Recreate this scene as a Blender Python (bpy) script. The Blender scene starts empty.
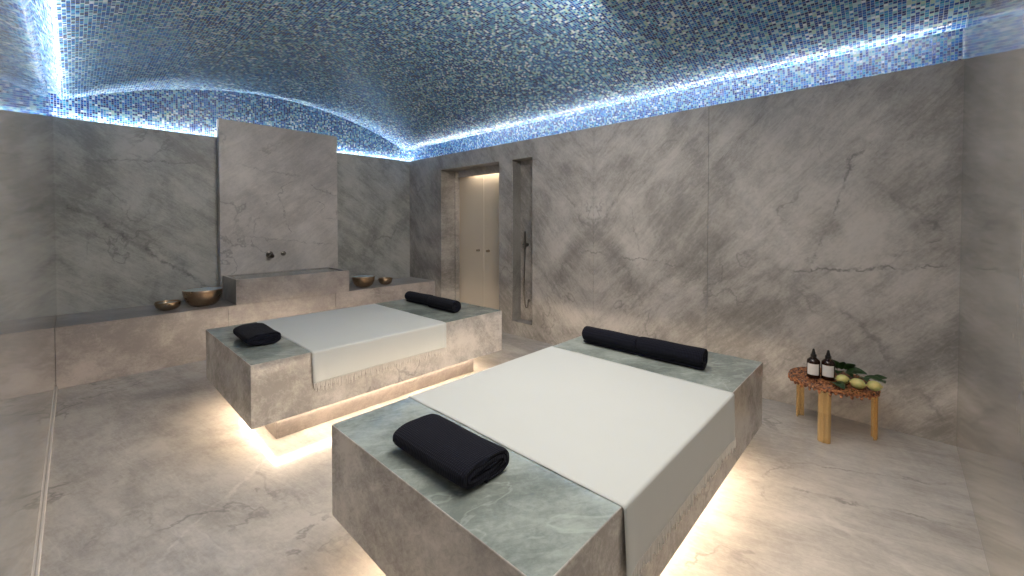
import bpy, bmesh, math, random
from mathutils import Vector, Matrix, noise
random.seed(7)
PI = math.pi
SC = bpy.context.scene
COL = SC.collection

# ------------------------------------------------------------------ camera, world, exposure
W, D, H = 6.083, 3.925, 2.413            # room: x 0..W, y 0..-D, marble height H
cam_data = bpy.data.cameras.new('camera')
cam = bpy.data.objects.new('camera', cam_data)
COL.objects.link(cam)
SC.camera = cam
cam.location = (5.799, -3.801, 1.4)
FW = Vector((-0.68980597, 0.72374257, -0.01908972))
cam.rotation_euler = FW.to_track_quat('-Z', 'Y').to_euler()
cam_data.sensor_width = 36.0
cam_data.lens = 36.0 * 411.34 / 1024.0
cam_data.shift_x = (512 - 505.67) / 1024.0
cam_data.shift_y = -(288 - 231.21) / 1024.0
cam_data.clip_start = 0.02

world = bpy.data.worlds.new('world')
SC.world = world
world.use_nodes = True
world.node_tree.nodes['Background'].inputs[0].default_value = (0.75, 0.85, 1.0, 1)
world.node_tree.nodes['Background'].inputs[1].default_value = 0.05

vs = SC.view_settings
vs.view_transform = 'Standard'
vs.look = 'None'
vs.gamma = 1.0
vs.use_curve_mapping = False
vs.exposure = 0.22
SC.display_settings.display_device = 'sRGB'
SC.cycles.max_bounces = 10
SC.cycles.diffuse_bounces = 6
SC.cycles.glossy_bounces = 6
SC.cycles.sample_clamp_indirect = 4.0
SC.cycles.caustics_reflective = True

COVE = 84.0        # cool white tape on the ledge above the marble
BEDL = 47.0        # warm tape below the stone beds

# two soft fill lights added under the vault to brighten the room
ld = bpy.data.lights.new('vault_fill_light', 'AREA')
ld.shape = 'RECTANGLE'; ld.size = 1.2; ld.size_y = 1.2
ld.energy = 36.0
ld.color = (1.0, 0.92, 0.83)
fill_light = bpy.data.objects.new('vault_fill_light', ld)
COL.objects.link(fill_light)
fill_light.location = (5.30, -2.60, 2.76)
ld2 = ld.copy()
ld2.size = 0.9; ld2.size_y = 0.9; ld2.energy = 44.0
fill_light2 = bpy.data.objects.new('vault_fill_light', ld2)
COL.objects.link(fill_light2)
fill_light2.location = (4.40, -1.75, 2.84)
fill_light2.rotation_euler = Vector((-1.0, 0.0, -1.0)).to_track_quat('-Z', 'Y').to_euler()


# ------------------------------------------------------------------ node helpers
class NT:
    def __init__(self, name):
        self.m = bpy.data.materials.new(name)
        self.m.use_nodes = True
        self.t = self.m.node_tree
        self.b = self.t.nodes['Principled BSDF']

    def n(self, kind, **kw):
        nd = self.t.nodes.new(kind)
        ins = kw.pop('ins', {})
        for k, v in kw.items():
            setattr(nd, k, v)
        for k, v in ins.items():
            if isinstance(v, bpy.types.NodeSocket):
                self.t.links.new(v, nd.inputs[k])
            else:
                nd.inputs[k].default_value = v
        return nd

    def math(self, op, a, b=None, c=None, clamp=False):
        ins = {0: a}
        if b is not None: ins[1] = b
        if c is not None: ins[2] = c
        return self.n('ShaderNodeMath', operation=op, use_clamp=clamp, ins=ins).outputs[0]

    def mix(self, f, a, b, blend='MIX'):
        nd = self.n('ShaderNodeMix', data_type='RGBA', blend_type=blend)
        for i, v in ((0, f), (6, a), (7, b)):
            if isinstance(v, bpy.types.NodeSocket):
                self.t.links.new(v, nd.inputs[i])
            else:
                nd.inputs[i].default_value = v if i == 0 else (tuple(v) + (1,))[:4]
        return nd.outputs[2]

    def ramp(self, f, a, b):
        return self.n('ShaderNodeMapRange', interpolation_type='SMOOTHSTEP', ins={0: f, 1: a, 2: b, 3: 0.0, 4: 1.0}).outputs[0]

    def noise(self, vec, scale, detail=4.0, rough=0.55, dist=0.0):
        return self.n('ShaderNodeTexNoise', ins={'Vector': vec, 'Scale': scale, 'Detail': detail, 'Roughness': rough, 'Distortion': dist}).outputs['Fac']

    def link(self, a, b):
        self.t.links.new(a, b)

    def set(self, **kw):
        for k, v in kw.items():
            s = self.b.inputs[k.replace('_', ' ')]
            if isinstance(v, bpy.types.NodeSocket):
                self.t.links.new(v, s)
            else:
                s.default_value = (tuple(v) + (1,))[:4] if isinstance(v, (tuple, list)) and len(v) == 3 and s.type == 'RGBA' else v


def simple(name, col, rough=0.5, metal=0.0, var=0.12, scale=30.0, bump=0.0, **kw):
    k = NT(name)
    tc = k.n('ShaderNodeTexCoord').outputs['Object']
    nz = k.noise(tc, scale, 3.0)
    c2 = tuple(c * (1 - var) for c in col)
    k.set(Base_Color=k.mix(nz, col, c2), Roughness=rough, Metallic=metal)
    if bump:
        bn = k.n('ShaderNodeBump', ins={'Strength': bump, 'Distance': 0.002, 'Height': k.noise(tc, scale * 4, 2.0)}).outputs[0]
        k.link(bn, k.b.inputs['Normal'])
    for a, b in kw.items():
        k.set(**{a: b})
    return k.m


def emis(name, col, strength):
    k = NT(name)
    k.set(Base_Color=(0.8, 0.8, 0.8), Emission_Color=col, Emission_Strength=strength)
    return k.m


def marble(name, light, dark, plane='xz', ang=40.0, rough=0.4, seed=0.0, fold=None, veins=(), contrast=1.0, vein_col=(0.10, 0.10, 0.10), stretch=5.0,
           pale=0.10):
    """grey marble; plane picks the two in-plane axes, ang the run of the streaks, fold mirrors the pattern at a joint,
    veins = explicit hand-placed polylines of darker veins in the plane."""
    k = NT(name)
    tc = k.n('ShaderNodeTexCoord').outputs['Object']
    sp = k.n('ShaderNodeSeparateXYZ', ins={0: tc})
    ax = {'x': 0, 'y': 1, 'z': 2}
    if plane == 'all':
        vec = k.n('ShaderNodeMapping', ins={'Vector': tc, 'Rotation': (0.5, 0.35, math.radians(ang)), 'Location': (seed, seed * .7, seed * .3)}).outputs[0]
        u = v = None
    else:
        u, v = sp.outputs[ax[plane[0]]], sp.outputs[ax[plane[1]]]
        uu = u
        if fold is not None:
            uu = k.math('ABSOLUTE', k.math('SUBTRACT', u, fold))
        w = sp.outputs[[i for i in range(3) if i not in (ax[plane[0]], ax[plane[1]])][0]]
        flat = k.n('ShaderNodeCombineXYZ', ins={0: uu, 1: v, 2: w}).outputs[0]
        vec = k.n('ShaderNodeMapping', ins={'Vector': flat, 'Rotation': (0, 0, -math.radians(ang)), 'Location': (seed, seed * .7, seed * .3)}).outputs[0]
    st = k.n('ShaderNodeMapping', ins={'Vector': vec, 'Scale': (1.0, stretch, 1.0 if plane != 'all' else stretch)}).outputs[0]
    big = k.noise(vec, 1.1, 5.0, 0.6, 0.8)
    streak = k.noise(st, 1.6, 8.0, 0.68, 0.7)
    fine = k.noise(st, 9.0, 6.0, 0.75, 1.4)
    grain = k.noise(vec, 45.0, 4.0, 0.75, 0.5)
    med = k.noise(vec, 4.5, 9.0, 0.7, 0.3)
    f = k.math('ADD', k.math('MULTIPLY', big, 1.0), k.math('MULTIPLY', streak, 0.6))
    f = k.math('ADD', f, k.math('MULTIPLY', med, 0.5))
    f = k.math('ADD', f, k.math('MULTIPLY', fine, 0.4))
    f = k.math('ADD', f, k.math('MULTIPLY', grain, 0.3))
    half = 0.25 / contrast
    f = k.ramp(f, 1.40 - half, 1.40 + half)
    col = k.mix(f, dark, light)
    # random thin dark veins
    v1 = k.noise(vec, 1.4, 6.0, 0.55, 0.35)
    vmask = k.ramp(k.noise(vec, 1.9, 2.0), 0.46, 0.66)
    thin = k.math('SUBTRACT', 1.0, k.ramp(k.math('ABSOLUTE', k.math('SUBTRACT', v1, 0.5)), 0.0, 0.014))
    col = k.mix(k.math('MULTIPLY', k.math('MULTIPLY', thin, vmask), 0.42), col, vein_col)
    # pale veins
    v2 = k.noise(st, 0.9, 5.0, 0.55, 0.8)
    thin2 = k.math('SUBTRACT', 1.0, k.ramp(k.math('ABSOLUTE', k.math('SUBTRACT', v2, 0.53)), 0.0, 0.012))
    col = k.mix(k.math('MULTIPLY', thin2, pale), col, tuple(min(1, c * 1.45) for c in light))
    # placed veins
    if u is not None and veins:
        wob = k.math('MULTIPLY', k.math('SUBTRACT', k.noise(flat, 4.0, 9.0, 0.72), 0.5), 0.26)
        brk = k.ramp(k.noise(flat, 7.0, 6.0, 0.7), 0.42, 0.60)
        for (a, b, wd, sg) in veins:
            du, dv = b[0] - a[0], b[1] - a[1]
            L = math.hypot(du, dv); du /= L; dv /= L
            ru, rv = k.math('SUBTRACT', u, a[0]), k.math('SUBTRACT', v, a[1])
            al = k.math('ADD', k.math('MULTIPLY', ru, du), k.math('MULTIPLY', rv, dv))
            pe = k.math('ADD', k.math('SUBTRACT', k.math('MULTIPLY', ru, -dv), k.math('MULTIPLY', rv, -du)), wob)
            inside = k.math('MULTIPLY', k.ramp(al, -0.02, 0.12), k.math('SUBTRACT', 1.0, k.ramp(al, L - 0.12, L + 0.02)))
            ln = k.math('SUBTRACT', 1.0, k.ramp(k.math('ABSOLUTE', pe), 0.0, wd))
            m = k.math('MULTIPLY', k.math('MULTIPLY', ln, inside), k.math('ADD', k.math('MULTIPLY', brk, 0.75), 0.25))
            col = k.mix(k.math('MULTIPLY', m, abs(sg)), col, vein_col if sg > 0 else tuple(min(1, c * 1.5) for c in light))
    rr = k.math('ADD', k.math('MULTIPLY', k.math('SUBTRACT', fine, 0.5), 0.08), rough)
    k.set(Base_Color=col, Roughness=rr)
    return k.m


def mosaic(name, tile=0.02, rough=0.22):
    """2 cm glass mosaic: every tile takes its colour and its tilt from its own cell; needs a UV map in metres"""
    k = NT(name)
    uv = k.n('ShaderNodeUVMap', uv_map='UVMap').outputs[0]
    s = k.n('ShaderNodeVectorMath', operation='SCALE', ins={0: uv, 'Scale': 1.0 / tile}).outputs[0]
    cell = k.n('ShaderNodeVectorMath', operation='FLOOR', ins={0: s}).outputs[0]
    fr = k.n('ShaderNodeVectorMath', operation='FRACTION', ins={0: s}).outputs[0]
    sp = k.n('ShaderNodeSeparateXYZ', ins={0: fr})
    du = k.math('ABSOLUTE', k.math('SUBTRACT', sp.outputs[0], 0.5))
    dv = k.math('ABSOLUTE', k.math('SUBTRACT', sp.outputs[1], 0.5))
    grout = k.ramp(k.math('MAXIMUM', du, dv), 0.425, 0.455)
    wn = k.n('ShaderNodeTexWhiteNoise', noise_dimensions='2D', ins={'Vector': cell})
    cl = k.noise(cell, 0.09, 2.0)                          # the mix drifts a little from darker to paler areas
    val = k.math('ADD', wn.outputs['Value'], k.math('MULTIPLY', k.math('SUBTRACT', cl, 0.5), 0.35), clamp=True)
    cr = k.n('ShaderNodeValToRGB', ins={0: val})
    cr.color_ramp.interpolation = 'CONSTANT'
    tones = [(0.0, (0.008, 0.030, 0.14)), (0.12, (0.012, 0.055, 0.26)), (0.27, (0.015, 0.11, 0.42)), (0.42, (0.03, 0.20, 0.55)),
             (0.54, (0.03, 0.27, 0.48)), (0.62, (0.12, 0.40, 0.66)), (0.71, (0.20, 0.48, 0.56)), (0.79, (0.42, 0.66, 0.74)), (0.89, (0.42, 0.62, 0.54)), (0.95, (0.76, 0.86, 0.92))]
    el = cr.color_ramp.elements
    el[0].position, el[0].color = tones[0][0], tones[0][1] + (1,)
    el[1].position, el[1].color = tones[1][0], tones[1][1] + (1,)
    for p, c in tones[2:]:
        e = el.new(p); e.color = c + (1,)
    col = k.mix(grout, cr.outputs[0], (0.50, 0.58, 0.62))
    # each tile sits a little out of true
    geo = k.n('ShaderNodeNewGeometry')
    rnd = k.n('ShaderNodeVectorMath', operation='SUBTRACT', ins={0: wn.outputs['Color'], 1: (0.5, 0.5, 0.5)}).outputs[0]
    rnd = k.n('ShaderNodeVectorMath', operation='SCALE', ins={0: rnd, 'Scale': 0.13}).outputs[0]
    nrm = k.n('ShaderNodeVectorMath', operation='ADD', ins={0: geo.outputs['Normal'], 1: rnd}).outputs[0]
    nrm = k.n('ShaderNodeVectorMath', operation='NORMALIZE', ins={0: nrm}).outputs[0]
    k.link(nrm, k.b.inputs['Normal'])
    k.set(Base_Color=col, Roughness=k.math('ADD', k.math('MULTIPLY', grout, 0.4), rough))
    k.b.inputs['IOR'].default_value = 1.55
    return k.m


# ------------------------------------------------------------------ mesh helpers
def new_bm():
    return bmesh.new()


def box(bm, lo, hi, bev=0.0, seg=2):
    vs_ = [bm.verts.new((x, y, z)) for x in (lo[0], hi[0]) for y in (lo[1], hi[1]) for z in (lo[2], hi[2])]
    q = [(0, 1, 3, 2), (4, 6, 7, 5), (0, 4, 5, 1), (2, 3, 7, 6), (0, 2, 6, 4), (1, 5, 7, 3)]
    fs = [bm.faces.new([vs_[i] for i in f]) for f in q]
    if bev:
        ed = list({e for f in fs for e in f.edges})
        bmesh.ops.bevel(bm, geom=ed, offset=bev, segments=seg, affect='EDGES', profile=0.5)
    return bm


def lathe(bm, prof, c=(0, 0, 0), n=32, axis=None):
    rings = []
    M = Matrix.Translation(c) @ (axis.to_track_quat('Z', 'Y').to_matrix().to_4x4() if axis else Matrix())
    for r, z in prof:
        if r < 1e-6:
            rings.append([bm.verts.new(M @ Vector((0, 0, z)))])
        else:
            rings.append([bm.verts.new(M @ Vector((r * math.cos(2 * PI * i / n), r * math.sin(2 * PI * i / n), z))) for i in range(n)])
    for a, b in zip(rings, rings[1:]):
        for i in range(n):
            j = (i + 1) % n
            if len(a) == 1 and len(b) == 1: continue
            if len(a) == 1: bm.faces.new((a[0], b[j], b[i]))
            elif len(b) == 1: bm.faces.new((a[i], a[j], b[0]))
            else: bm.faces.new((a[i], a[j], b[j], b[i]))
    return bm


def tube(bm, pts, r, n=10, cap=True):
    pts = [Vector(p) for p in pts]
    rs = r if isinstance(r, (list, tuple)) else [r] * len(pts)
    rings = []
    up = Vector((0.013, 0.021, 1)).normalized()
    for i, p in enumerate(pts):
        t = (pts[min(i + 1, len(pts) - 1)] - pts[max(i - 1, 0)]).normalized()
        a = t.cross(up)
        if a.length < 0.05: a = t.cross(Vector((1, 0, 0)))
        a.normalize(); b = t.cross(a).normalized()
        rings.append([bm.verts.new(p + a * rs[i] * math.cos(2 * PI * k / n) + b * rs[i] * math.sin(2 * PI * k / n)) for k in range(n)])
    for x, y in zip(rings, rings[1:]):
        for k in range(n):
            bm.faces.new((x[k], x[(k + 1) % n], y[(k + 1) % n], y[k]))
    if cap:
        bm.faces.new(rings[0][::-1]); bm.faces.new(rings[-1])
    return bm


def obj(name, bm, m, parent=None, smooth=False, kind=None, label=None, cat=None, group=None):
    bmesh.ops.recalc_face_normals(bm, faces=bm.faces)
    me = bpy.data.meshes.new(name)
    bm.to_mesh(me); bm.free()
    me.materials.append(m)
    if smooth:
        me.polygons.foreach_set('use_smooth', [True] * len(me.polygons))
        if smooth != 'all':
            try:
                me.set_sharp_from_angle(angle=math.radians(smooth if smooth is not True else 35))
            except Exception:
                pass
    o = bpy.data.objects.new(name, me)
    COL.objects.link(o)
    if parent: o.parent = parent
    tag(o, label, cat, group, kind)
    return o


def tag(o, label=None, cat=None, group=None, kind=None):
    if label: o['label'] = label
    if cat: o['category'] = cat
    if group: o['group'] = group
    if kind: o['kind'] = kind
    return o


def thing(name, label, cat, loc=(0, 0, 0), rz=0.0, group=None):
    o = bpy.data.objects.new(name, None)
    COL.objects.link(o)
    o.location = loc
    o.rotation_euler = (0, 0, rz)
    return tag(o, label, cat, group)


def struct(name, bm, m, smooth=False):
    return obj(name, bm, m, None, smooth, kind='structure')


def dup(root, loc, rz, label, group=None, scale=None):
    r = root.copy(); COL.objects.link(r)
    r.location = loc; r.rotation_euler = (0, 0, rz)
    if scale: r.scale = (scale,) * 3
    r['label'] = label
    if group: r['group'] = group
    for ch in list(root.children):
        c = ch.copy(); COL.objects.link(c); c.parent = r
        for g in ch.children:
            d = g.copy(); COL.objects.link(d); d.parent = c
    return r


# ------------------------------------------------------------------ materials
GL, GD = (0.50, 0.475, 0.45), (0.20, 0.19, 0.18)
M_B = marble('marble_right_wall', GL, GD, 'xz', 48, 0.42, 3.1, fold=3.465, veins=[
    ((4.74, 1.95), (5.55, 0.75), 0.07, -0.2), ((5.10, 1.02), (6.06, 1.12), 0.014, 0.8), ((5.45, 1.42), (5.62, 2.0), 0.016, 0.7),
    ((5.62, 1.72), (6.07, 1.30), 0.03, 0.6), ((3.2, 1.10), (4.45, 1.02), 0.009, 0.7), ((3.85, 1.62), (4.0, 1.1), 0.01, 0.6),
    ((3.05, 1.75), (3.46, 1.3), 0.03, 0.45), ((3.46, 1.3), (3.85, 1.8), 0.03, 0.45), ((5.5, 0.85), (6.07, 0.1), 0.03, 0.5),
    ((5.45, 1.42), (5.3, 1.05), 0.012, 0.6), ((5.7, 1.15), (6.07, 1.35), 0.012, 0.7)], contrast=0.85)
M_A = marble('marble_back_wall', (0.50, 0.50, 0.465), (0.23, 0.235, 0.22), 'yz', -36, 0.42, 8.4, veins=[
    ((-3.925, 1.67), (-2.70, 0.62), 0.035, 0.75), ((-3.7, 2.02), (-2.72, 2.12), 0.014, 0.6), ((-3.925, 1.75), (-3.0, 1.0), 0.02, 0.35)], contrast=0.9)
M_C = marble('marble_near_wall', (0.42, 0.40, 0.38), (0.26, 0.25, 0.235), 'yz', 60, 0.06, 5.5, contrast=0.7, pale=0.1)
M_D = marble('marble_near_left_wall', (0.48, 0.46, 0.44), (0.32, 0.31, 0.30), 'xz', 40, 0.035, 1.5, contrast=0.6, pale=0.1)
for _m in (M_C, M_D): _m.node_tree.nodes['Principled BSDF'].inputs['IOR'].default_value = 1.95
M_FLOOR = marble('marble_floor', (0.56, 0.53, 0.49), (0.34, 0.32, 0.30), 'xy', 12, 0.15, 2.2, veins=[
    ((3.05, -2.95), (3.6, -3.6), 0.02, -0.3), ((5.35, -1.2), (6.07, -1.0), 0.015, 0.5),
    ((5.3, -0.95), (6.07, -0.55), 0.014, 0.45), ((5.5, -1.3), (6.05, -1.6), 0.04, -0.2)], contrast=0.9, stretch=4.0)
M_BED = marble('marble_bed', (0.62, 0.585, 0.545), (0.31, 0.29, 0.27), 'all', 35, 0.13, 4.4, contrast=1.15, stretch=4.0)
M_BTOP = marble('marble_bed_top', (0.37, 0.41, 0.375), (0.17, 0.195, 0.18), 'xy', 60, 0.05, 4.4, contrast=1.1, stretch=3.0, pale=0.25)
M_BTOP.node_tree.nodes['Principled BSDF'].inputs['IOR'].default_value = 1.6
M_BENCH = marble('marble_bench', (0.50, 0.455, 0.43), (0.27, 0.245, 0.235), 'all', -38, 0.3, 6.0, contrast=0.95, stretch=4.0)
M_PANEL = marble('marble_raised_panel', (0.66, 0.62, 0.585), (0.38, 0.36, 0.345), 'yz', 38, 0.4, 11.0, veins=[
    ((-2.45, 1.25), (-1.3, 1.12), 0.010, 0.7), ((-2.0, 1.7), (-1.85, 1.2), 0.010, 0.7), ((-2.5, 2.1), (-1.7, 2.0), 0.012, 0.4)], contrast=0.8)
M_MOS = mosaic('glass_mosaic')
M_MOSW = mosaic('glass_mosaic_band')
M_COVE = emis('cove_tape_light', (1.0, 0.97, 0.94), COVE)
M_LED = emis('warm_tape_light', (1.0, 0.78, 0.56), BEDL)
M_DOORL = emis('door_slot_light', (1.0, 0.84, 0.66), 26.0)
M_DARKGAP = simple('dark_back_board', (0.10, 0.10, 0.10), 0.8)

M_RIB = marble('ribbed_stone_painted_shade', (0.24, 0.235, 0.225), (0.13, 0.125, 0.12), 'yz', 80, 0.5, 2.0)
# ------------------------------------------------------------------ room shell
BD_ = 0.682
PT = 0.02                                              # marble cladding thickness
bm = new_bm(); box(bm, (-0.4, -D - 0.4, -0.1), (W + 0.4, 0.75, 0.0)); struct('floor', bm, M_FLOOR)

bm = new_bm()                                          # wall with the door and the shower niche
G = 0.0012
DX0, DX1, DZ = 0.838, 2.057, 2.20
NX0, NX1, NZ0, NZ1 = 2.287, 2.618, 0.168, 2.196
for x0, x1, z0, z1 in [(0, DX0, 0, H), (DX0, DX1, DZ, H), (DX1, NX0, 0, H), (NX0, NX1, 0, NZ0), (NX0, NX1, NZ1, H), (NX1, 3.465 - G, 0, H),
                       (3.465 + G, 4.604 - G, 0, H), (4.604 + G, W, 0, H)]:
    box(bm, (x0, 0, z0), (x1, PT, z1))
# reveals of the door recess and of the niche
DD = 0.33
box(bm, (DX0 - 0.02, PT, 0), (DX0, 0.62, DZ)); box(bm, (DX1, PT, 0), (DX1 + 0.02, 0.62, DZ))
box(bm, (DX0 - 0.02, PT, DZ), (DX1 + 0.02, 0.62, DZ + 0.02)); 
ND = 0.165
box(bm, (NX1, PT, NZ0 - 0.02), (NX1 + 0.02, ND, NZ1 + 0.02)); box(bm, (NX0 - 0.02, PT, NZ0 - 0.02), (NX0, ND, NZ1 + 0.02))
box(bm, (NX0, PT, NZ1), (NX1, ND, NZ1 + 0.02)); box(bm, (NX0, PT, NZ0 - 0.02), (NX1, ND, NZ0)); box(bm, (NX0 - 0.02, ND, NZ0 - 0.02), (NX1 + 0.02, ND + 0.02, NZ1 + 0.02))
struct('wall_right', bm, M_B)
bm = new_bm()                                          # wall behind the bench
box(bm, (-PT, -D, 0), (0, 0, H)); struct('wall_back', bm, M_A)
bm = new_bm(); box(bm, (W, -D - 0.1, 0), (W + 0.03, 0.1, 3.2)); struct('wall_near', bm, M_C)
bm = new_bm(); box(bm, (-PT, -D - PT, 0), (W, -D, H)); struct('wall_left', bm, M_D)
bm = new_bm(); box(bm, (BD_, -D, 0), (W, -D + 0.010, 0.03), 0.002, 1); struct('added_pale_strip_left', bm, simple('painted_wall_foot_glow', (0.72, 0.68, 0.64), 0.35))  # added pale strip, stands in for the glow at the wall's foot
# ribbed liner on the far cheek of the niche, its shade painted in darker
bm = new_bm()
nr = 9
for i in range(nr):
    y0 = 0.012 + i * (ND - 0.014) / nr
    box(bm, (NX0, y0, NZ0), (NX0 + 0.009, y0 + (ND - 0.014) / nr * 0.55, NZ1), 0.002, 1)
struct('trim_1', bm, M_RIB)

# vault: profile across the room (y, z), swept along x
SB = 0.06                                              # set-back of the mosaic walls behind the marble
YC, CZ = -D / 2, 3.025
HS = D / 2 + SB
def drop(d): return 0.120 * d * d
prof = []
NV = 72
arc = [(YC + HS * math.sin(PI / 2 * 0) if 0 else YC + HS - 2 * HS * i / NV, 0) for i in range(NV + 1)]
arc = [(y, CZ - drop(abs(y - YC))) for y, _ in arc]
r = 0.09
def fillet(P, dirA, dirB, r, n=8):
    dirA, dirB = Vector(dirA).normalized(), Vector(dirB).normalized()
    ang = dirA.angle(dirB)
    t = r / math.tan(ang / 2)
    bis = (dirA + dirB).normalized()
    c = Vector(P) + bis * (r / math.sin(ang / 2))
    p0, p1 = Vector(P) + dirA * t, Vector(P) + dirB * t
    a, b = p0 - c, p1 - c
    return [tuple(c + (a.slerp(b, i / n) if True else a)) for i in range(n + 1)], t
E0 = arc[0]
sl = Vector((arc[4][0] - arc[0][0], arc[4][1] - arc[0][1]))
fl, tt = fillet(E0, (0, -1), sl, r)
inner = [p for p in arc if abs(p[0] - YC) < HS - tt * abs(sl.normalized()[0]) - 0.01]
right = [(SB, 2.33)] + fl
left = [(2 * YC - y, z) for y, z in right][::-1]
prof = right + inner + left
bm = new_bm()
uvl = bm.loops.layers.uv.new('UVMap')
xs = [-SB + (W + 2 * SB) * i / 60 for i in range(61)]
grid = [[bm.verts.new((x, y, z)) for x in xs] for (y, z) in prof]
sl_ = [0.0]
for a, b in zip(prof, prof[1:]): sl_.append(sl_[-1] + math.hypot(b[0] - a[0], b[1] - a[1]))
for j in range(len(prof) - 1):
    for i in range(60):
        f = bm.faces.new((grid[j][i], grid[j][i + 1], grid[j + 1][i + 1], grid[j + 1][i]))
        for lp, (a, b) in zip(f.loops, ((xs[i], sl_[j]), (xs[i + 1], sl_[j]), (xs[i + 1], sl_[j + 1]), (xs[i], sl_[j + 1]))):
            lp[uvl].uv = (a + 1, b + 1)
bmesh.ops.recalc_face_normals(bm, faces=bm.faces)
o = struct('ceiling', bm, M_MOS, smooth='all')
# lunettes at both ends of the vault
for nm, X in (('trim_2', -SB),):
    bm = new_bm()
    uvl = bm.loops.layers.uv.new('UVMap')
    for a, b in zip(prof[1:], prof[2:]):
        q = [(a[0], 2.33), (b[0], 2.33), (b[0], b[1]), (a[0], a[1])]
        if abs(a[0] - b[0]) < 1e-5: continue
        f = bm.faces.new([bm.verts.new((X, y, z)) for y, z in q])
        for lp, (y, z) in zip(f.loops, q): lp[uvl].uv = (y + 9, z)
    bmesh.ops.remove_doubles(bm, verts=bm.verts, dist=1e-5)
    struct(nm, bm, M_MOSW)
# ledge closing the slot behind the marble, with the cool tape light lying on it
bm = new_bm()
box(bm, (-SB, PT, 2.31), (W + SB, SB, 2.33)); box(bm, (-SB, -D - SB, 2.31), (W + SB, -D - PT, 2.33))
box(bm, (-SB, -D - PT, 2.31), (-PT, PT, 2.33))
struct('trim_4', bm, M_DARKGAP)
LZ = 2.388
for lo, hi, where in [((-0.03, 0.034, LZ), (W - 0.06, 0.048, LZ + 0.006), 'above the wall with the door'),
                      ((-0.03, -D - 0.048, LZ), (W + 0.03, -D - 0.034, LZ + 0.006), 'above the polished left wall'),
                      ((-0.048, -D, LZ), (-0.034, 0, LZ + 0.006), 'above the wall behind the bench')
]:
    bm = new_bm(); box(bm, lo, hi)
    obj('cove_light_strip', bm, M_COVE, label='cool white light strip hidden on the ledge ' + where, cat='light strip')

# ------------------------------------------------------------------ double door in its lit recess
M_CHAMP = simple('champagne_door', (0.74, 0.66, 0.54), 0.40, 0.15, 0.06, 4.0)
M_METAL = simple('brushed_bronze', (0.30, 0.24, 0.18), 0.35, 1.0)
dr = thing('double_door', 'champagne coloured double door in the marble recess of the right wall', 'door', (1.40, DD + 0.0, 0))
bm = new_bm(); box(bm, (DX0 - 1.40, 0.03, 0), (-0.455, 0.06, DZ)); box(bm, (0.54, 0.03, 0), (DX1 - 1.40, 0.06, DZ)); box(bm, (-0.455, 0.03, 2.15), (0.54, 0.06, DZ))
obj('door_frame', bm, M_CHAMP, dr)
for s in (-1, 1):
    bm = new_bm()
    x0, x1 = (-0.452, -0.002) if s < 0 else (0.002, 0.537)
    box(bm, (x0, 0.02, 0.006), (x1, 0.055, 2.145), 0.002, 1)
    lf = obj('door_leaf', bm, M_CHAMP, dr)
    bm = new_bm()
    lathe(bm, [(0, -0.045), (0.014, -0.045), (0.017, -0.041), (0.017, -0.028), (0.008, -0.022), (0.008, -0.004), (0.019, -0.002), (0.019, 0.0), (0, 0.0)],
          (s * 0.105, 0.02, 1.0), 20, Vector((0, 1, 0)))
    obj('door_knob', bm, M_METAL, lf, True)
bm = new_bm(); box(bm, (DX0 + 0.12, 0.235, 2.095), (DX1, 0.26, DZ), 0.001, 1); box(bm, (DX0, 0.26, 0), (DX0 + 0.02, 0.33, DZ))
struct('trim_5', bm, M_B)
bm = new_bm(); box(bm, (DX0 + 0.34, 0.272, 2.18), (DX1 - 0.10, 0.292, 2.192))
obj('door_light_strip', bm, M_DOORL, label='warm light strip behind the header over the double door', cat='light strip')

# ------------------------------------------------------------------ hand shower in the niche
M_STEEL = simple('dark_steel', (0.20, 0.19, 0.18), 0.3, 1.0)
SX = 2.40
hs = thing('hand_shower', 'slim dark steel hand shower hanging with its hose in the tall wall niche', 'shower', (SX, ND, 0))
bm = new_bm(); tube(bm, [(0, -0.045, 1.07), (0, -0.045, 1.10), (0, -0.046, 1.30)], [0.008, 0.012, 0.013], 14); obj('handset', bm, M_STEEL, hs, True)
bm = new_bm()
lathe(bm, [(0, 0), (0.024, 0), (0.024, 0.008), (0.010, 0.010), (0.010, 0.035), (0, 0.035)], (0, 0, 1.13), 20, Vector((0, -1, 0)))
tube(bm, [(-0.05, -0.03, 1.135), (0.03, -0.03, 1.135)], 0.009, 10)
obj('holder', bm, M_STEEL, hs, True)
bm = new_bm()
pts = []
for i in range(41):
    t = i / 40
    pts.append((0.012 * math.sin(t * 5) - 0.03 * math.sin(PI * t) * (t > 0), -0.045 + 0.02 * t, 1.07 - 0.72 * t))
for i in range(1, 9):
    a = PI * i / 8
    pts.append((pts[40][0] + 0.02 - 0.02 * math.cos(a), -0.025, 0.35 - 0.02 * math.sin(a)))
pts.append((pts[-1][0], -0.018, 0.40)); pts.append((pts[-1][0], -0.006, 0.42))
tube(bm, pts, 0.0065, 8); obj('hose', bm, M_STEEL, hs, True)
bm = new_bm(); lathe(bm, [(0, 0), (0.020, 0), (0.020, 0.006), (0.009, 0.008), (0.009, 0.02), (0, 0.02)], (pts[-1][0], 0, 0.42), 16, Vector((0, -1, 0)))
obj('wall_outlet', bm, M_STEEL, hs, True)

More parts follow.
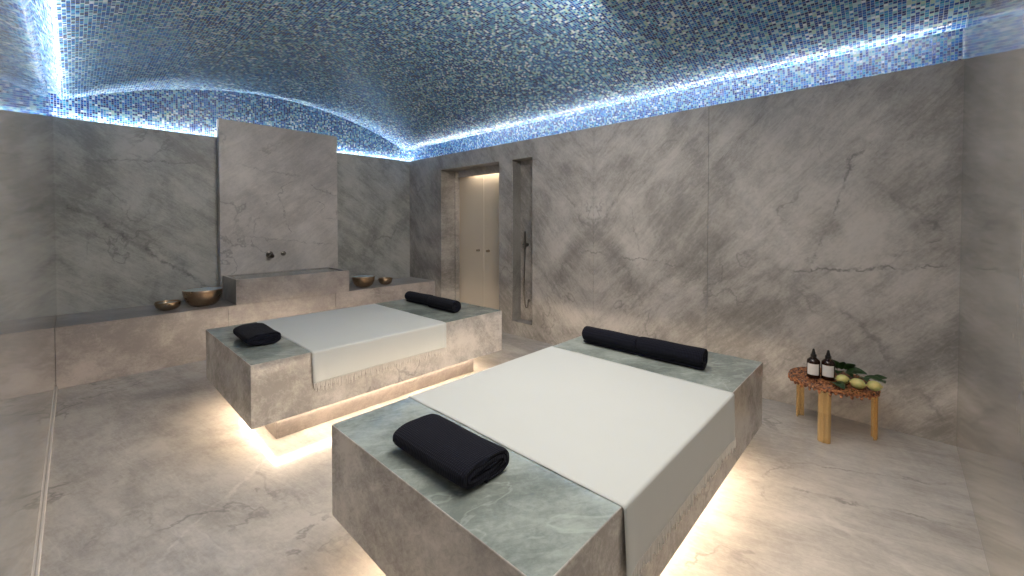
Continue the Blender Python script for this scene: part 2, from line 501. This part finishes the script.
# ------------------------------------------------------------------ bench, raised panel, basin
BD, BH = 0.680, 0.5234
bm = new_bm()
for y0, y1 in ((-D + 0.001, -2.69), (-2.688, -1.541), (-1.539, -0.001)):
    box(bm, (0.001, y0, 0.0), (BD, y1, BH), 0.0015, 1)
obj('stone_bench', bm, M_BENCH, label='long grey marble bench running along the back wall below the raised panel', cat='bench')
PX = 0.10
bm = new_bm(); box(bm, (0.001, -2.632, BH), (PX, -1.245, 2.615), 0.002, 1)
obj('raised_wall_panel', bm, M_PANEL, label='tall raised marble panel standing on the bench against the back wall', cat='wall panel')
TY0, TY1, TZ = -2.613, -1.36, 0.793
bm = new_bm()
w = 0.022
box(bm, (PX + 0.001, TY0, BH), (BD - w, TY0 + w, TZ)); box(bm, (PX + 0.001, TY1 - w, BH), (BD - w, TY1, TZ))
box(bm, (BD - w, TY0, BH), (BD - 0.0005, TY1, TZ)); box(bm, (PX + 0.001, TY0 + w, BH), (PX + w, TY1 - w, TZ)); box(bm, (PX + w, TY0 + w, BH), (BD - w, TY1 - w, BH + 0.04))
bs = thing('water_basin', 'oblong marble basin on the bench in front of the raised panel', 'basin', (0, 0, 0))
obj('basin_shell', bm, M_BENCH, bs)
M_WATER = simple('still_water', (0.20, 0.22, 0.21), 0.04, 0.0, 0.05, 3.0, IOR=1.33)
bm = new_bm(); box(bm, (PX + w, TY0 + w, BH + 0.04), (BD - w, TY1 - w, 0.784)); obj('water', bm, M_WATER, bs)
tp = thing('wall_tap', 'small round spout and knob on the raised panel above the basin', 'tap', (PX, -2.03, 1.01))
bm = new_bm()
lathe(bm, [(0, 0), (0.042, 0), (0.042, 0.010), (0.030, 0.014), (0.026, 0.05), (0.028, 0.10), (0.022, 0.10), (0.018, 0.03), (0, 0.03)], (0, -0.085, 0), 24, Vector((1, 0, -0.15)))
obj('spout', bm, M_STEEL, tp, True)
bm = new_bm()
lathe(bm, [(0, 0), (0.030, 0), (0.030, 0.008), (0.020, 0.010), (0.020, 0.04), (0.017, 0.044), (0, 0.044)], (0, 0.075, 0.006), 24, Vector((1, 0, 0)))
obj('knob', bm, M_STEEL, tp, True)

# ------------------------------------------------------------------ bowls of water
M_BOWL = NT('aged_bronze')
tc = M_BOWL.n('ShaderNodeTexCoord').outputs['Object']
nz = M_BOWL.noise(tc, 22.0, 4.0)
M_BOWL.set(Base_Color=M_BOWL.mix(nz, (0.50, 0.38, 0.26), (0.26, 0.19, 0.135)), Metallic=1.0, Roughness=M_BOWL.math('ADD', M_BOWL.math('MULTIPLY', nz, 0.2), 0.2))
vo = M_BOWL.n('ShaderNodeTexVoronoi', ins={'Vector': tc, 'Scale': 45.0}).outputs['Distance']
M_BOWL.link(M_BOWL.n('ShaderNodeBump', ins={'Strength': 0.25, 'Distance': 0.004, 'Height': vo}).outputs[0], M_BOWL.b.inputs['Normal'])
M_BOWL = M_BOWL.m
M_BWATER = simple('bowl_water_painted_reflection', (0.62, 0.74, 0.78), 0.05, 0.0, 0.05, 3.0)  # pale blue imitates the ceiling mirrored in the water


def bowl(R, h, x, y, label, fill):
    t = thing('water_bowl', label, 'bowl', (x, y, BH), 0, 'metal bowls on the stone bench')
    bm = new_bm()
    out, inn = [], []
    n = 14
    for i in range(n + 1):
        a = i / n
        rr = R * (0.42 + 0.58 * math.sin(a * PI / 2) ** 0.85)
        zz = h * (1 - math.cos(a * PI / 2)) ** 0.92
        out.append((rr, 0.004 + (h - 0.004) * zz / h))
        inn.append((max(rr - 0.006, 0.001), 0.010 + (h - 0.010) * zz / h))
    lathe(bm, [(0, 0.0), (R * 0.40, 0.0), (R * 0.42, 0.002)] + out + [(R - 0.003, h + 0.003)] + inn[::-1] + [(0, 0.010)], (0, 0, 0), 48)
    obj('bowl_shell', bm, M_BOWL, t, 60)
    lv = int(n * fill)
    bm = new_bm(); lathe(bm, [(0, inn[lv][1] - 0.002), (inn[lv][0] - 0.0005, inn[lv][1] - 0.002), (inn[lv][0] - 0.0005, inn[lv][1]), (0, inn[lv][1])], (0, 0, 0), 48)
    obj('water', bm, M_BWATER, t, 30)
    return t


bowl(0.176, 0.172, 0.43, -2.86, 'large bronze bowl filled with water on the bench left of the basin', 1.0)
bowl(0.108, 0.082, 0.45, -3.155, 'small dark bronze bowl on the bench, leftmost of the four bowls', 0.9)
bowl(0.152, 0.145, 0.46, -1.05, 'large bronze bowl filled with water on the bench right of the basin', 1.0)
bowl(0.100, 0.085, 0.47, -0.72, 'small bronze bowl on the bench nearest the corner by the door', 0.85)

# ------------------------------------------------------------------ stone beds
BZ, BB = 0.574, 0.197


def stone_bed(x0, x1, y0, y1, label):
    cx, cy = (x0 + x1) / 2, (y0 + y1) / 2
    t = thing('stone_bed', label, 'stone bed', (cx, cy, 0), 0, 'heated marble beds')
    hx, hy = (x1 - x0) / 2, (y1 - y0) / 2
    bm = new_bm(); box(bm, (-hx, -hy, BB), (hx, hy, BZ), 0.003, 2); sb = obj('slab', bm, M_BED, t)
    sb.data.materials.append(M_BTOP)                   # polished top faces, their darker green partly a painted reflection of the ceiling
    for pl in sb.data.polygons:
        if pl.normal.z > 0.95: pl.material_index = 1
    o = 0.19
    bm = new_bm(); box(bm, (-hx + o, -hy + o, 0), (hx - o, hy - o, BB), 0.002, 1); obj('plinth', bm, M_BENCH, t)
    e = 0.012
    z0, z1 = 0.134, 0.160
    for lo, hi in (((-hx + o - e, -hy + o, z0), (-hx + o, hy - o, z1)), ((hx - o, -hy + o, z0), (hx - o + e, hy - o, z1)),
                   ((-hx + o, -hy + o - e, z0), (hx - o, -hy + o, z1)), ((-hx + o, hy - o, z0), (hx - o, hy - o + e, z1))):
        bm = new_bm(); box(bm, lo, hi); obj('light_strip', bm, M_LED, t, label='warm glowing light strip')
    return t


stone_bed(4.125, 5.228, -3.083, -0.983, 'nearer marble bed with warm light glowing below it, beside the round side table')
stone_bed(1.913, 3.090, -3.106, -1.012, 'farther marble bed with warm light glowing below it, in front of the bench')

# ------------------------------------------------------------------ cloths
M_CLOTH = NT('pale_cotton')
tc = M_CLOTH.n('ShaderNodeTexCoord').outputs['Object']
wv = M_CLOTH.n('ShaderNodeTexWave', wave_type='BANDS', bands_direction='Y', ins={'Vector': tc, 'Scale': 160.0, 'Distortion': 0.6}).outputs['Fac']
cn = M_CLOTH.noise(tc, 2.2, 3.0)
M_CLOTH.set(Base_Color=M_CLOTH.mix(cn, (0.58, 0.60, 0.58), (0.54, 0.56, 0.54)), Roughness=0.9)
M_CLOTH.set(Sheen_Weight=0.25)
M_CLOTH.link(M_CLOTH.n('ShaderNodeBump', ins={'Strength': 0.15, 'Distance': 0.001, 'Height': wv}).outputs[0], M_CLOTH.b.inputs['Normal'])
M_CLOTH = M_CLOTH.m
M_FRINGE = simple('cotton_fringe', (0.85, 0.82, 0.77), 0.9)


def cloth(x0, x1, ya, yb, dropz, seed, label, yb_left=None, frl=0.03):
    """spread across the bed (x) and hanging over both long sides; ya..yb along the bed"""
    cx, cy = (x0 + x1) / 2, (ya + yb) / 2
    t = thing('cotton_cloth', label, 'cloth', (cx, cy, BZ), 0, 'cloths spread over the beds')
    hx, hy = (x1 - x0) / 2, (yb - ya) / 2
    th = 0.0012
    R = 0.012
    path = []                                          # across section (x, z)
    nd = 16
    dz = BZ - dropz
    for i in range(nd): path.append((-hx - th - 0.006, -dz + (dz - R) * i / nd))
    for i in range(6): a = PI - PI / 2 * i / 5; path.append((-hx - 0.002 + R * math.cos(a) + R - th - 0.004, -R + th + R * math.sin(a)))
    for i in range(1, 48): path.append((-hx + R + (2 * hx - 2 * R) * i / 48, th))
    for i in range(6): a = PI / 2 - PI / 2 * i / 5; path.append((hx + 0.002 + R * math.cos(a) - R + th + 0.004, -R + th + R * math.sin(a)))
    for i in range(nd): path.append((hx + th + 0.006, -R - (dz - R) * (i + 1) / nd))
    ny = 60
    bm = new_bm()
    g = []
    off = Vector((seed * 3.1, seed * 1.7, 0))
    for j in range(ny + 1):
        v = j / ny
        row = []
        for (px, pz) in path:
            hang = max(0.0, -pz - 0.01)
            sg = 1 if px > 0 else -1
            yy = -hy + 2 * hy * v
            nzv = noise.noise(Vector((px * 1.6, yy * 4.0, 0)) + off)
            if v in (0.0, 1.0) or j in (1, ny - 1):
                yy += 0.006 * noise.noise(Vector((px * 4.0, v * 9, 3)) + off)
            # the two free corners swing in and fold a little as they hang
            edge = max(0.0, 1 - min(v, 1 - v) / 0.10)
            yy += (1 if v < 0.5 else -1) * edge * hang * 0.03
            xx = px + sg * hang * (0.035 * max(0, noise.noise(Vector((0.3 * sg, yy * 5.5, 5)) + off)) + 0.012)
            xx += sg * edge * hang * 0.05 * (0.5 + 0.5 * math.sin(v * 60))
            zz = pz
            if hang <= 0:
                zz = pz + 0.0015 * max(0, nzv)
                if j in (0, ny):
                    zz += 0.0035 * max(0, noise.noise(Vector((px * 14, 0.5, 9)) + off))
            else:
                zz = pz + hang * 0.03 * noise.noise(Vector((sg, yy * 2.2, 1)) + off)
            row.append(bm.verts.new((xx, yy, zz)))
        g.append(row)
    for j in range(ny):
        for i in range(len(path) - 1):
            bm.faces.new((g[j][i], g[j][i + 1], g[j + 1][i + 1], g[j + 1][i]))
    ends = [[(r_[0].co.copy()) for r_ in g], [(r_[-1].co.copy()) for r_ in g]]
    o = obj('fabric', bm, M_CLOTH, t, smooth='all')
    md = o.modifiers.new('thickness', 'SOLIDIFY'); md.thickness = 0.0015; md.offset = 0
    for k_, pts_ in enumerate(ends):
        sg = -1 if k_ == 0 else 1
        bm = new_bm()
        rnd = random.Random(seed * 10 + k_)
        n = 120
        for i in range(n):
            f = (i + 0.5) / n * (len(pts_) - 1)
            a = pts_[int(f)].lerp(pts_[min(int(f) + 1, len(pts_) - 1)], f - int(f))
            L = frl * rnd.uniform(0.55, 1.5)
            b = rnd.uniform(-0.004, 0.004)
            tube(bm, [a + Vector((0, 0, 0.004)), a + Vector((sg * 0.001, b * 0.5, -L * 0.5)), a + Vector((sg * 0.002, b, -L))], [0.0024, 0.0028, 0.0016], 5)
        obj('fringe', bm, M_FRINGE, t, kind='stuff', label='knotted cotton fringe')
    return t


cloth(4.125, 5.228, -2.712, -1.600, 0.362, 1, 'pale cotton cloth with a fringed hem spread over the nearer marble bed', frl=0.036)
cloth(1.913, 3.090, -2.762, -1.682, 0.372, 2, 'pale cotton cloth with a fringed hem spread over the farther marble bed', frl=0.042)

# ------------------------------------------------------------------ towels
def towel_mat(name):
    k = NT(name)
    tc = k.n('ShaderNodeTexCoord').outputs['Object']
    w1 = k.n('ShaderNodeTexWave', wave_type='BANDS', bands_direction='X', ins={'Vector': tc, 'Scale': 38.0, 'Distortion': 0.5, 'Detail': 1.0}).outputs['Fac']
    w2 = k.n('ShaderNodeTexWave', wave_type='BANDS', bands_direction='Y', ins={'Vector': tc, 'Scale': 38.0, 'Distortion': 0.5}).outputs['Fac']
    h = k.math('MULTIPLY', w1, k.math('ADD', w2, 0.5))
    nz = k.noise(tc, 300.0, 2.0)
    k.set(Base_Color=k.mix(h, (0.003, 0.0035, 0.008), (0.008, 0.009, 0.018)), Roughness=0.95)
    k.set(Sheen_Weight=0.03, Sheen_Roughness=0.6)
    k.b.inputs['Specular IOR Level'].default_value = 0.15
    bp = k.n('ShaderNodeBump', ins={'Strength': 0.6, 'Distance': 0.003, 'Height': k.math('ADD', h, k.math('MULTIPLY', nz, 0.4))}).outputs[0]
    k.link(bp, k.b.inputs['Normal'])
    return k.m


M_TOWEL = towel_mat('navy_waffle_cotton')


def spiral_bm(bm, L, turns, a, b, gap, th, start=0.0, seed=0, flat=2.0, n=64, nx=26, tail=0.0):
    """rolled sheet with its axis along x; a, b are the outer half width and half height of a superelliptic spiral"""
    rows = []
    N = int(n * turns)
    for side in (0, 1):
        rr = []
        for i in range(N + 1):
            t = i / n
            ang = start + 2 * PI * t
            sh = gap * t + (th if side else 0.0)
            aa, bb = max(a - sh * 1.0, 0.002), max(b - sh, 0.0015)
            c, s = math.cos(ang), math.sin(ang)
            e = 2.0 / flat
            rr.append((aa * abs(c) ** e * (1 if c >= 0 else -1), bb * abs(s) ** e * (1 if s >= 0 else -1)))
        rows.append(rr)
    loop = rows[0] + rows[1][::-1]
    rings = []
    for k in range(nx + 1):
        u = k / nx
        x = -L / 2 + L * u
        edge = 1 - 0.05 * (max(0, abs(2 * u - 1) - 0.88) / 0.12) ** 2
        ring = []
        for q, (y, z) in enumerate(loop):
            nn = noise.noise(Vector((x * 7 + seed, y * 9, z * 9 + seed)))
            m = edge * (1 + 0.05 * nn)
            dx = 0.006 * noise.noise(Vector((seed + q * 0.02, y * 20, z * 20))) if k in (0, nx) else 0
            ring.append(bm.verts.new((x + dx, y * m, b + z * edge * (1 + 0.04 * nn))))
        rings.append(ring)
    m = len(loop)
    for r0, r1 in zip(rings, rings[1:]):
        for q in range(m):
            bm.faces.new((r0[q], r0[(q + 1) % m], r1[(q + 1) % m], r1[q]))
    for ring, fl_ in ((rings[0], True), (rings[-1], False)):
        for q in range(N):
            f = (ring[q], ring[q + 1], ring[m - 2 - q], ring[m - 1 - q])
            bm.faces.new(f if not fl_ else f[::-1])
    return bm


def folded_towel(x, y, rz, label, sx=1.0):
    t = thing('folded_towel', label, 'towel', (x, y, BZ), rz, 'folded navy towels')
    bm = new_bm(); spiral_bm(bm, 0.385 * sx, 2.9, 0.113, 0.046, 0.0145, 0.0115, start=PI * 1.5, seed=3, flat=2.9); obj('towel_cloth', bm, M_TOWEL, t, smooth=50)
    return t


def rolled_towel(x, y, rz, L, R, label, seed):
    t = thing('rolled_towel', label, 'towel', (x, y, BZ), rz, 'rolled navy towels')
    bm = new_bm(); spiral_bm(bm, L, 4.4, R, R * 0.95, 0.0135, 0.011, start=PI * 1.3, seed=seed); obj('towel_cloth', bm, M_TOWEL, t, smooth=50)
    return t


folded_towel(4.675, -2.915, 0.02, 'navy folded towel lying on the bare near end of the nearer marble bed')
folded_towel(2.525, -2.925, -0.02, 'navy folded towel lying on the bare near end of the farther marble bed')
rolled_towel(4.435, -1.36, -0.015, 0.388, 0.064, 'navy rolled towel on the nearer marble bed, left of the two lying end to end', 1)
rolled_towel(4.828, -1.36, 0.01, 0.388, 0.066, 'navy rolled towel on the nearer marble bed, right of the two lying end to end', 5)
rolled_towel(2.25, -1.36, 0.05, 0.385, 0.062, 'navy rolled towel on the farther marble bed, left of the two lying end to end', 8)
rolled_towel(2.668, -1.38, -0.02, 0.40, 0.064, 'navy rolled towel on the farther marble bed, right of the two lying end to end', 11)

# ------------------------------------------------------------------ side table
M_AMBER = NT('amber_resin')
M_AMBER.set(Base_Color=(1.0, 0.74, 0.38), Roughness=0.12, Transmission_Weight=0.8, IOR=1.25)
M_AMBER = M_AMBER.m
M_LACE = NT('copper_resin_lace')
tc = M_LACE.n('ShaderNodeTexCoord').outputs['Object']
M_LACE.set(Base_Color=M_LACE.mix(M_LACE.ramp(M_LACE.noise(tc, 70.0, 3.0), 0.35, 0.62), (0.62, 0.25, 0.10), (0.09, 0.03, 0.018)), Roughness=0.16, Transmission_Weight=0.15)
M_LACE = M_LACE.m
TX, TY, TTZ, TR = 5.490, -0.285, 0.350, 0.236
tb = thing('side_table', 'small round amber and copper coloured side table with wide resin legs', 'side table', (TX, TY, 0))
# perforated lace top: cells of a triangular grid, thinned to struts
bm = new_bm()
rs_ = [0.0, 0.03, 0.06, 0.09, 0.12, 0.15, 0.18, 0.21, TR]
rnd = random.Random(4)
cells = []
for i in range(1, len(rs_) - 1):
    n = max(6, int(2 * PI * (rs_[i] + rs_[i + 1]) / 2 / 0.030))
    cells.append((rs_[i], rs_[i + 1], n))
for ra, rb, n in cells:
    for q in range(n):
        a0, a1 = 2 * PI * q / n + ra * 20, 2 * PI * (q + 1) / n + ra * 20
        am = (a0 + a1) / 2
        rc = (ra + rb) / 2
        c = Vector((rc * math.cos(am), rc * math.sin(am), 0))
        wv_ = (a1 - a0) * rc / 2
        hr, hw = (rb - ra) / 2 * 1.10, wv_ * 1.10
        er, et = Vector((math.cos(am), math.sin(am), 0)), Vector((-math.sin(am), math.cos(am), 0))
        k = 10
        zt = TTZ - rnd.uniform(0.0, 0.003)
        th = 0.014 + rnd.uniform(0, 0.004)
        fin = rnd.uniform(0.32, 0.5)
        rg = []
        for (s, z) in ((1.0, zt - 0.004), (0.9, zt), (fin, zt), (fin, zt - th), (1.0, zt - th)):
            rg.append([bm.verts.new(c + er * hr * s * math.cos(2 * PI * j / k) + et * hw * s * math.sin(2 * PI * j / k) + Vector((0, 0, z))) for j in range(k)])
        for x in range(5):
            A, B = rg[x], rg[(x + 1) % 5]
            for j in range(k): bm.faces.new((A[j], A[(j + 1) % k], B[(j + 1) % k], B[j]))
lathe(bm, [(0.0, TTZ - 0.014), (0.03, TTZ - 0.014), (0.03, TTZ - 0.001), (0.0, TTZ - 0.001)], (0, 0, 0), 20)
obj('tabletop', bm, M_LACE, tb)
bm = new_bm()                                          # scalloped rim of small drops
lathe(bm, [(TR - 0.008, TTZ - 0.02), (TR + 0.002, TTZ - 0.02), (TR + 0.004, TTZ - 0.010), (TR + 0.002, TTZ), (TR - 0.008, TTZ), (TR - 0.008, TTZ - 0.02)], (0, 0, 0), 72)
for q in range(54):
    a = 2 * PI * q / 54
    L = 0.016 + 0.010 * (q % 2) + rnd.uniform(0, 0.006)
    c = (TR * math.cos(a), TR * math.sin(a), TTZ - 0.014 - L)
    lathe(bm, [(0, 0), (0.006, 0.004), (0.009, L * 0.5), (0.008, L)], c, 8)
obj('rim', bm, M_LACE, tb, 40)
for deg, R, wid in ((150, 0.224, 0.058), (266, 0.232, 0.068), (14, 0.226, 0.060)):
    a = math.radians(deg)
    bm = new_bm()
    n = 7                                              # folded, fluted blade: a shallow zigzag in plan
    pts_ = []
    for i in range(n):
        s = (i / (n - 1) - 0.5)
        pts_.append((R + (0.008 if i % 2 else 0.0) - 0.06 * s * s, s * wid))
    outer = [(x + 0.006, y) for x, y in pts_]
    loop = pts_ + outer[::-1]
    ca, sa = math.cos(a), math.sin(a)
    lo_ = [bm.verts.new((x * ca - y * sa, x * sa + y * ca, 0.0)) for x, y in loop]
    hi_ = [bm.verts.new((x * ca - y * sa, x * sa + y * ca, TTZ - 0.018)) for x, y in loop]
    m = len(loop)
    for q in range(m): bm.faces.new((lo_[q], lo_[(q + 1) % m], hi_[(q + 1) % m], hi_[q]))
    for q in range(n - 1):
        bm.faces.new((lo_[q], lo_[q + 1], lo_[m - 2 - q], lo_[m - 1 - q]))
        bm.faces.new((hi_[q], hi_[q + 1], hi_[m - 2 - q], hi_[m - 1 - q]))
    obj('leg', bm, M_AMBER, tb, label='ribbed see-through amber leg')

# ------------------------------------------------------------------ bottles
M_AG = simple('amber_glass_bottle', (0.020, 0.006, 0.003), 0.12, 0.0, 0.1, 5.0)
M_CAP = simple('black_plastic', (0.008, 0.008, 0.008), 0.35)
M_LABEL = simple('paper_label', (0.78, 0.76, 0.74), 0.7, 0.0, 0.05)
M_INK = simple('label_ink', (0.25, 0.23, 0.22), 0.7)


def bottle(x, y, rz, label, first=None):
    if first:
        return dup(first, (x, y, TTZ), rz, label)
    t = thing('pump_bottle', label, 'bottle', (x, y, TTZ), rz, 'dark bottles on the side table')
    R = 0.037
    bm = new_bm()
    lathe(bm, [(0, 0), (R - 0.004, 0), (R, 0.004), (R, 0.112), (R - 0.003, 0.121), (R - 0.013, 0.131), (0.0155, 0.138), (0.0145, 0.141), (0, 0.141)], (0, 0, 0), 40)
    obj('bottle_body', bm, M_AG, t, 40)
    bm = new_bm(); lathe(bm, [(0.0172, 0.138), (0.0175, 0.158), (0.0150, 0.160), (0, 0.160), ], (0, 0, 0), 28)
    cp = obj('cap', bm, M_CAP, t, 40)
    bm = new_bm(); lathe(bm, [(0.0125, 0.158), (0.0115, 0.170), (0.0085, 0.180), (0.0065, 0.192), (0.004, 0.197), (0, 0.198)], (0, 0, 0), 20)
    obj('nozzle', bm, M_CAP, cp, True)
    bm = new_bm()                                      # wrap-round label facing -y
    n = 18
    ring = []
    for i in range(n + 1):
        a = -PI / 2 + (i / n - 0.5) * 1.9
        ring.append([bm.verts.new((rr * math.cos(a), rr * math.sin(a), z)) for rr, z in ((R + 0.0003, 0.026), (R + 0.0008, 0.026), (R + 0.0008, 0.100), (R + 0.0003, 0.100))])
    for A, B in zip(ring, ring[1:]):
        for j in range(4): bm.faces.new((A[j], A[(j + 1) % 4], B[(j + 1) % 4], B[j]))
    bm.faces.new(ring[0]); bm.faces.new(ring[-1][::-1])
    obj('paper_label', bm, M_LABEL, t, 40, label='white paper label')
    return t


b0 = bottle(5.395, -0.335, 0.05, 'dark pump bottle with a white label on the side table, left of the two')
bottle(5.472, -0.310, 0.08, 'dark pump bottle with white label on the side table, right of the two', b0)

# ------------------------------------------------------------------ lemons with leaves
M_LEM = NT('lemon_peel')
tc = M_LEM.n('ShaderNodeTexCoord').outputs['Object']
M_LEM.set(Base_Color=M_LEM.mix(M_LEM.ramp(M_LEM.noise(tc, 16.0, 2.0), 0.35, 0.65), (0.66, 0.56, 0.22), (0.42, 0.46, 0.15)), Roughness=0.4, Subsurface_Weight=0.05)
M_LEM.link(M_LEM.n('ShaderNodeBump', ins={'Strength': 0.3, 'Distance': 0.001, 'Height': M_LEM.noise(tc, 220.0, 2.0)}).outputs[0], M_LEM.b.inputs['Normal'])
M_LEM = M_LEM.m
M_LEAF = NT('citrus_leaf')
tc = M_LEAF.n('ShaderNodeTexCoord').outputs['Object']
M_LEAF.set(Base_Color=M_LEAF.mix(M_LEAF.noise(tc, 25.0, 2.0), (0.030, 0.070, 0.016), (0.012, 0.032, 0.010)), Roughness=0.35)
M_LEAF = M_LEAF.m
M_TWIG = simple('green_twig', (0.07, 0.08, 0.03), 0.7)


def leaf(bm, base, d, L, wd, curl=0.25, roll=0.0):
    d = Vector(d).normalized()
    side = d.cross(Vector((0, 0, 1))).normalized()
    side = (Matrix.Rotation(roll, 3, d) @ side)
    up = side.cross(d).normalized()
    n = 8
    rows = []
    for i in range(n + 1):
        t = i / n
        w_ = 1.35 * wd * math.sin(PI * min(1, t * 0.94 + 0.03)) ** 0.8 * (1 - 0.25 * t)
        c = Vector(base) + d * L * t + up * (-curl * L * t * t)
        rows.append([bm.verts.new(c + side * w_ * s + up * abs(s) * w_ * 0.30 + up * o_) for o_ in (0, 0.0007) for s in (-1, -0.5, 0, 0.5, 1)])
    for a, b in zip(rows, rows[1:]):
        for j in range(4):
            bm.faces.new((a[j], a[j + 1], b[j + 1], b[j])); bm.faces.new((a[j + 5], b[j + 5], b[j + 6], a[j + 6]))
        bm.faces.new((a[0], b[0], b[5], a[5])); bm.faces.new((a[4], a[9], b[9], b[4]))
    return bm


def lemon(x, y, rz, L, R, label, tilt=0.0):
    t = thing('lemon', label, 'lemon', (x, y, TTZ), rz, 'lemons on the side table')
    bm = new_bm()
    prof_ = [(0, -L / 2 - 0.006), (0.004, -L / 2 - 0.004), (0.007, -L / 2 + 0.002)]
    for i in range(1, 16):
        a = PI * i / 16
        prof_.append((max(0.007, R * math.sin(a) ** 0.9), -L / 2 * math.cos(a)))
    prof_ += [(0.006, L / 2 + 0.003), (0.003, L / 2 + 0.007), (0, L / 2 + 0.008)]
    lathe(bm, prof_, (0, 0, R), 32, Vector((1, 0, tilt)))
    obj('peel', bm, M_LEM, t, 'all')
    bm = new_bm(); lathe(bm, [(0, 0), (0.005, 0), (0.006, 0.003), (0.003, 0.006), (0, 0.006)], (-L / 2 - 0.006, 0, R), 10, Vector((-1, 0, 0.1)))
    obj('stem', bm, M_TWIG, t, True)
    return t


lemon(5.552, -0.345, 0.4, 0.070, 0.030, 'yellow green lemon on the side table right beside the bottles')
lemon(5.628, -0.378, -0.2, 0.074, 0.032, 'greenish lemon on the side table, middle of the three')
lemon(5.706, -0.352, 0.3, 0.070, 0.031, 'yellow lemon at the right edge of the side table')


def sprig(x, y, z, rz, spec, tw, label):
    t = thing('lemon_sprig', label, 'leafy sprig', (x, y, z), rz, 'citrus sprigs between the lemons')
    bm = new_bm(); tube(bm, tw, 0.0022, 6); obj('twig', bm, M_TWIG, t, True)
    for (b, d, L, w_, c, r_) in spec:
        bm = new_bm(); leaf(bm, b, d, L, w_, c, r_); obj('leaf', bm, M_LEAF, t, 'all')
    return t


sprig(5.53, -0.175, TTZ, 0, [((-0.02, 0, 0.04), (-0.6, -0.2, 0.7), 0.075, 0.018, 0.3, 0.3), ((0, 0, 0.045), (0.2, -0.2, 1), 0.075, 0.019, 0.35, -0.6), ((0.03, 0, 0.045), (0.9, -0.4, 0.6), 0.085, 0.020, 0.4, 0.5),
                             ((0.05, 0, 0.04), (1, 0.2, 0.25), 0.085, 0.020, 0.3, -0.4), ((0.0, 0, 0.03), (-0.2, -0.9, 0.5), 0.08, 0.021, 0.5, 0.2), ((0.02, 0, 0.03), (0.5, -0.9, 0.5), 0.085, 0.021, 0.5, 0.0), ((-0.01, 0, 0.05), (-0.5, -0.1, 0.9), 0.07, 0.02, 0.2, 1.0), ((0.02, 0, 0.05), (0.6, -0.1, 0.8), 0.08, 0.021, 0.35, -1.0), ((0.04, 0, 0.05), (0.9, -0.5, 0.35), 0.09, 0.021, 0.4, 0.8)],
      [(-0.05, 0.01, 0.004), (-0.02, 0, 0.03), (0.02, 0, 0.04), (0.06, 0, 0.045)], 'upright dark green leafy sprig behind the lemons beside the right bottle')
sprig(5.655, -0.262, TTZ, 0, [((0, 0, 0.05), (0.8, -0.3, 0.25), 0.10, 0.024, 0.35, 0.2), ((-0.02, 0, 0.045), (-0.7, -0.3, 0.5), 0.08, 0.021, 0.35, 0.0), ((0.04, 0, 0.05), (0.9, 0.2, 0.5), 0.07, 0.018, 0.4, 0.5),
                             ((0.07, -0.01, 0.045), (0.4, -0.8, 0.4), 0.065, 0.018, 0.3, 0.0), ((0.0, -0.01, 0.05), (0.2, -0.9, 0.25), 0.06, 0.018, 0.4, 0.0)],
      [(-0.06, 0.0, 0.004), (-0.02, 0, 0.04), (0.04, 0, 0.05), (0.08, 0, 0.045)], 'low dark green leafy sprig lying behind the middle and right lemons')
sprig(5.515, -0.385, TTZ, 0, [((0, 0, 0.012), (0.45, -0.75, 0.22), 0.088, 0.026, 0.35, 0.2), ((0, 0, 0.012), (0.9, -0.35, 0.12), 0.07, 0.020, 0.3, -0.2)],
      [(-0.03, 0.01, 0.004), (0.0, 0, 0.012), (0.01, -0.01, 0.012)], 'dark green leaves hanging over the front of the table before the lemons')
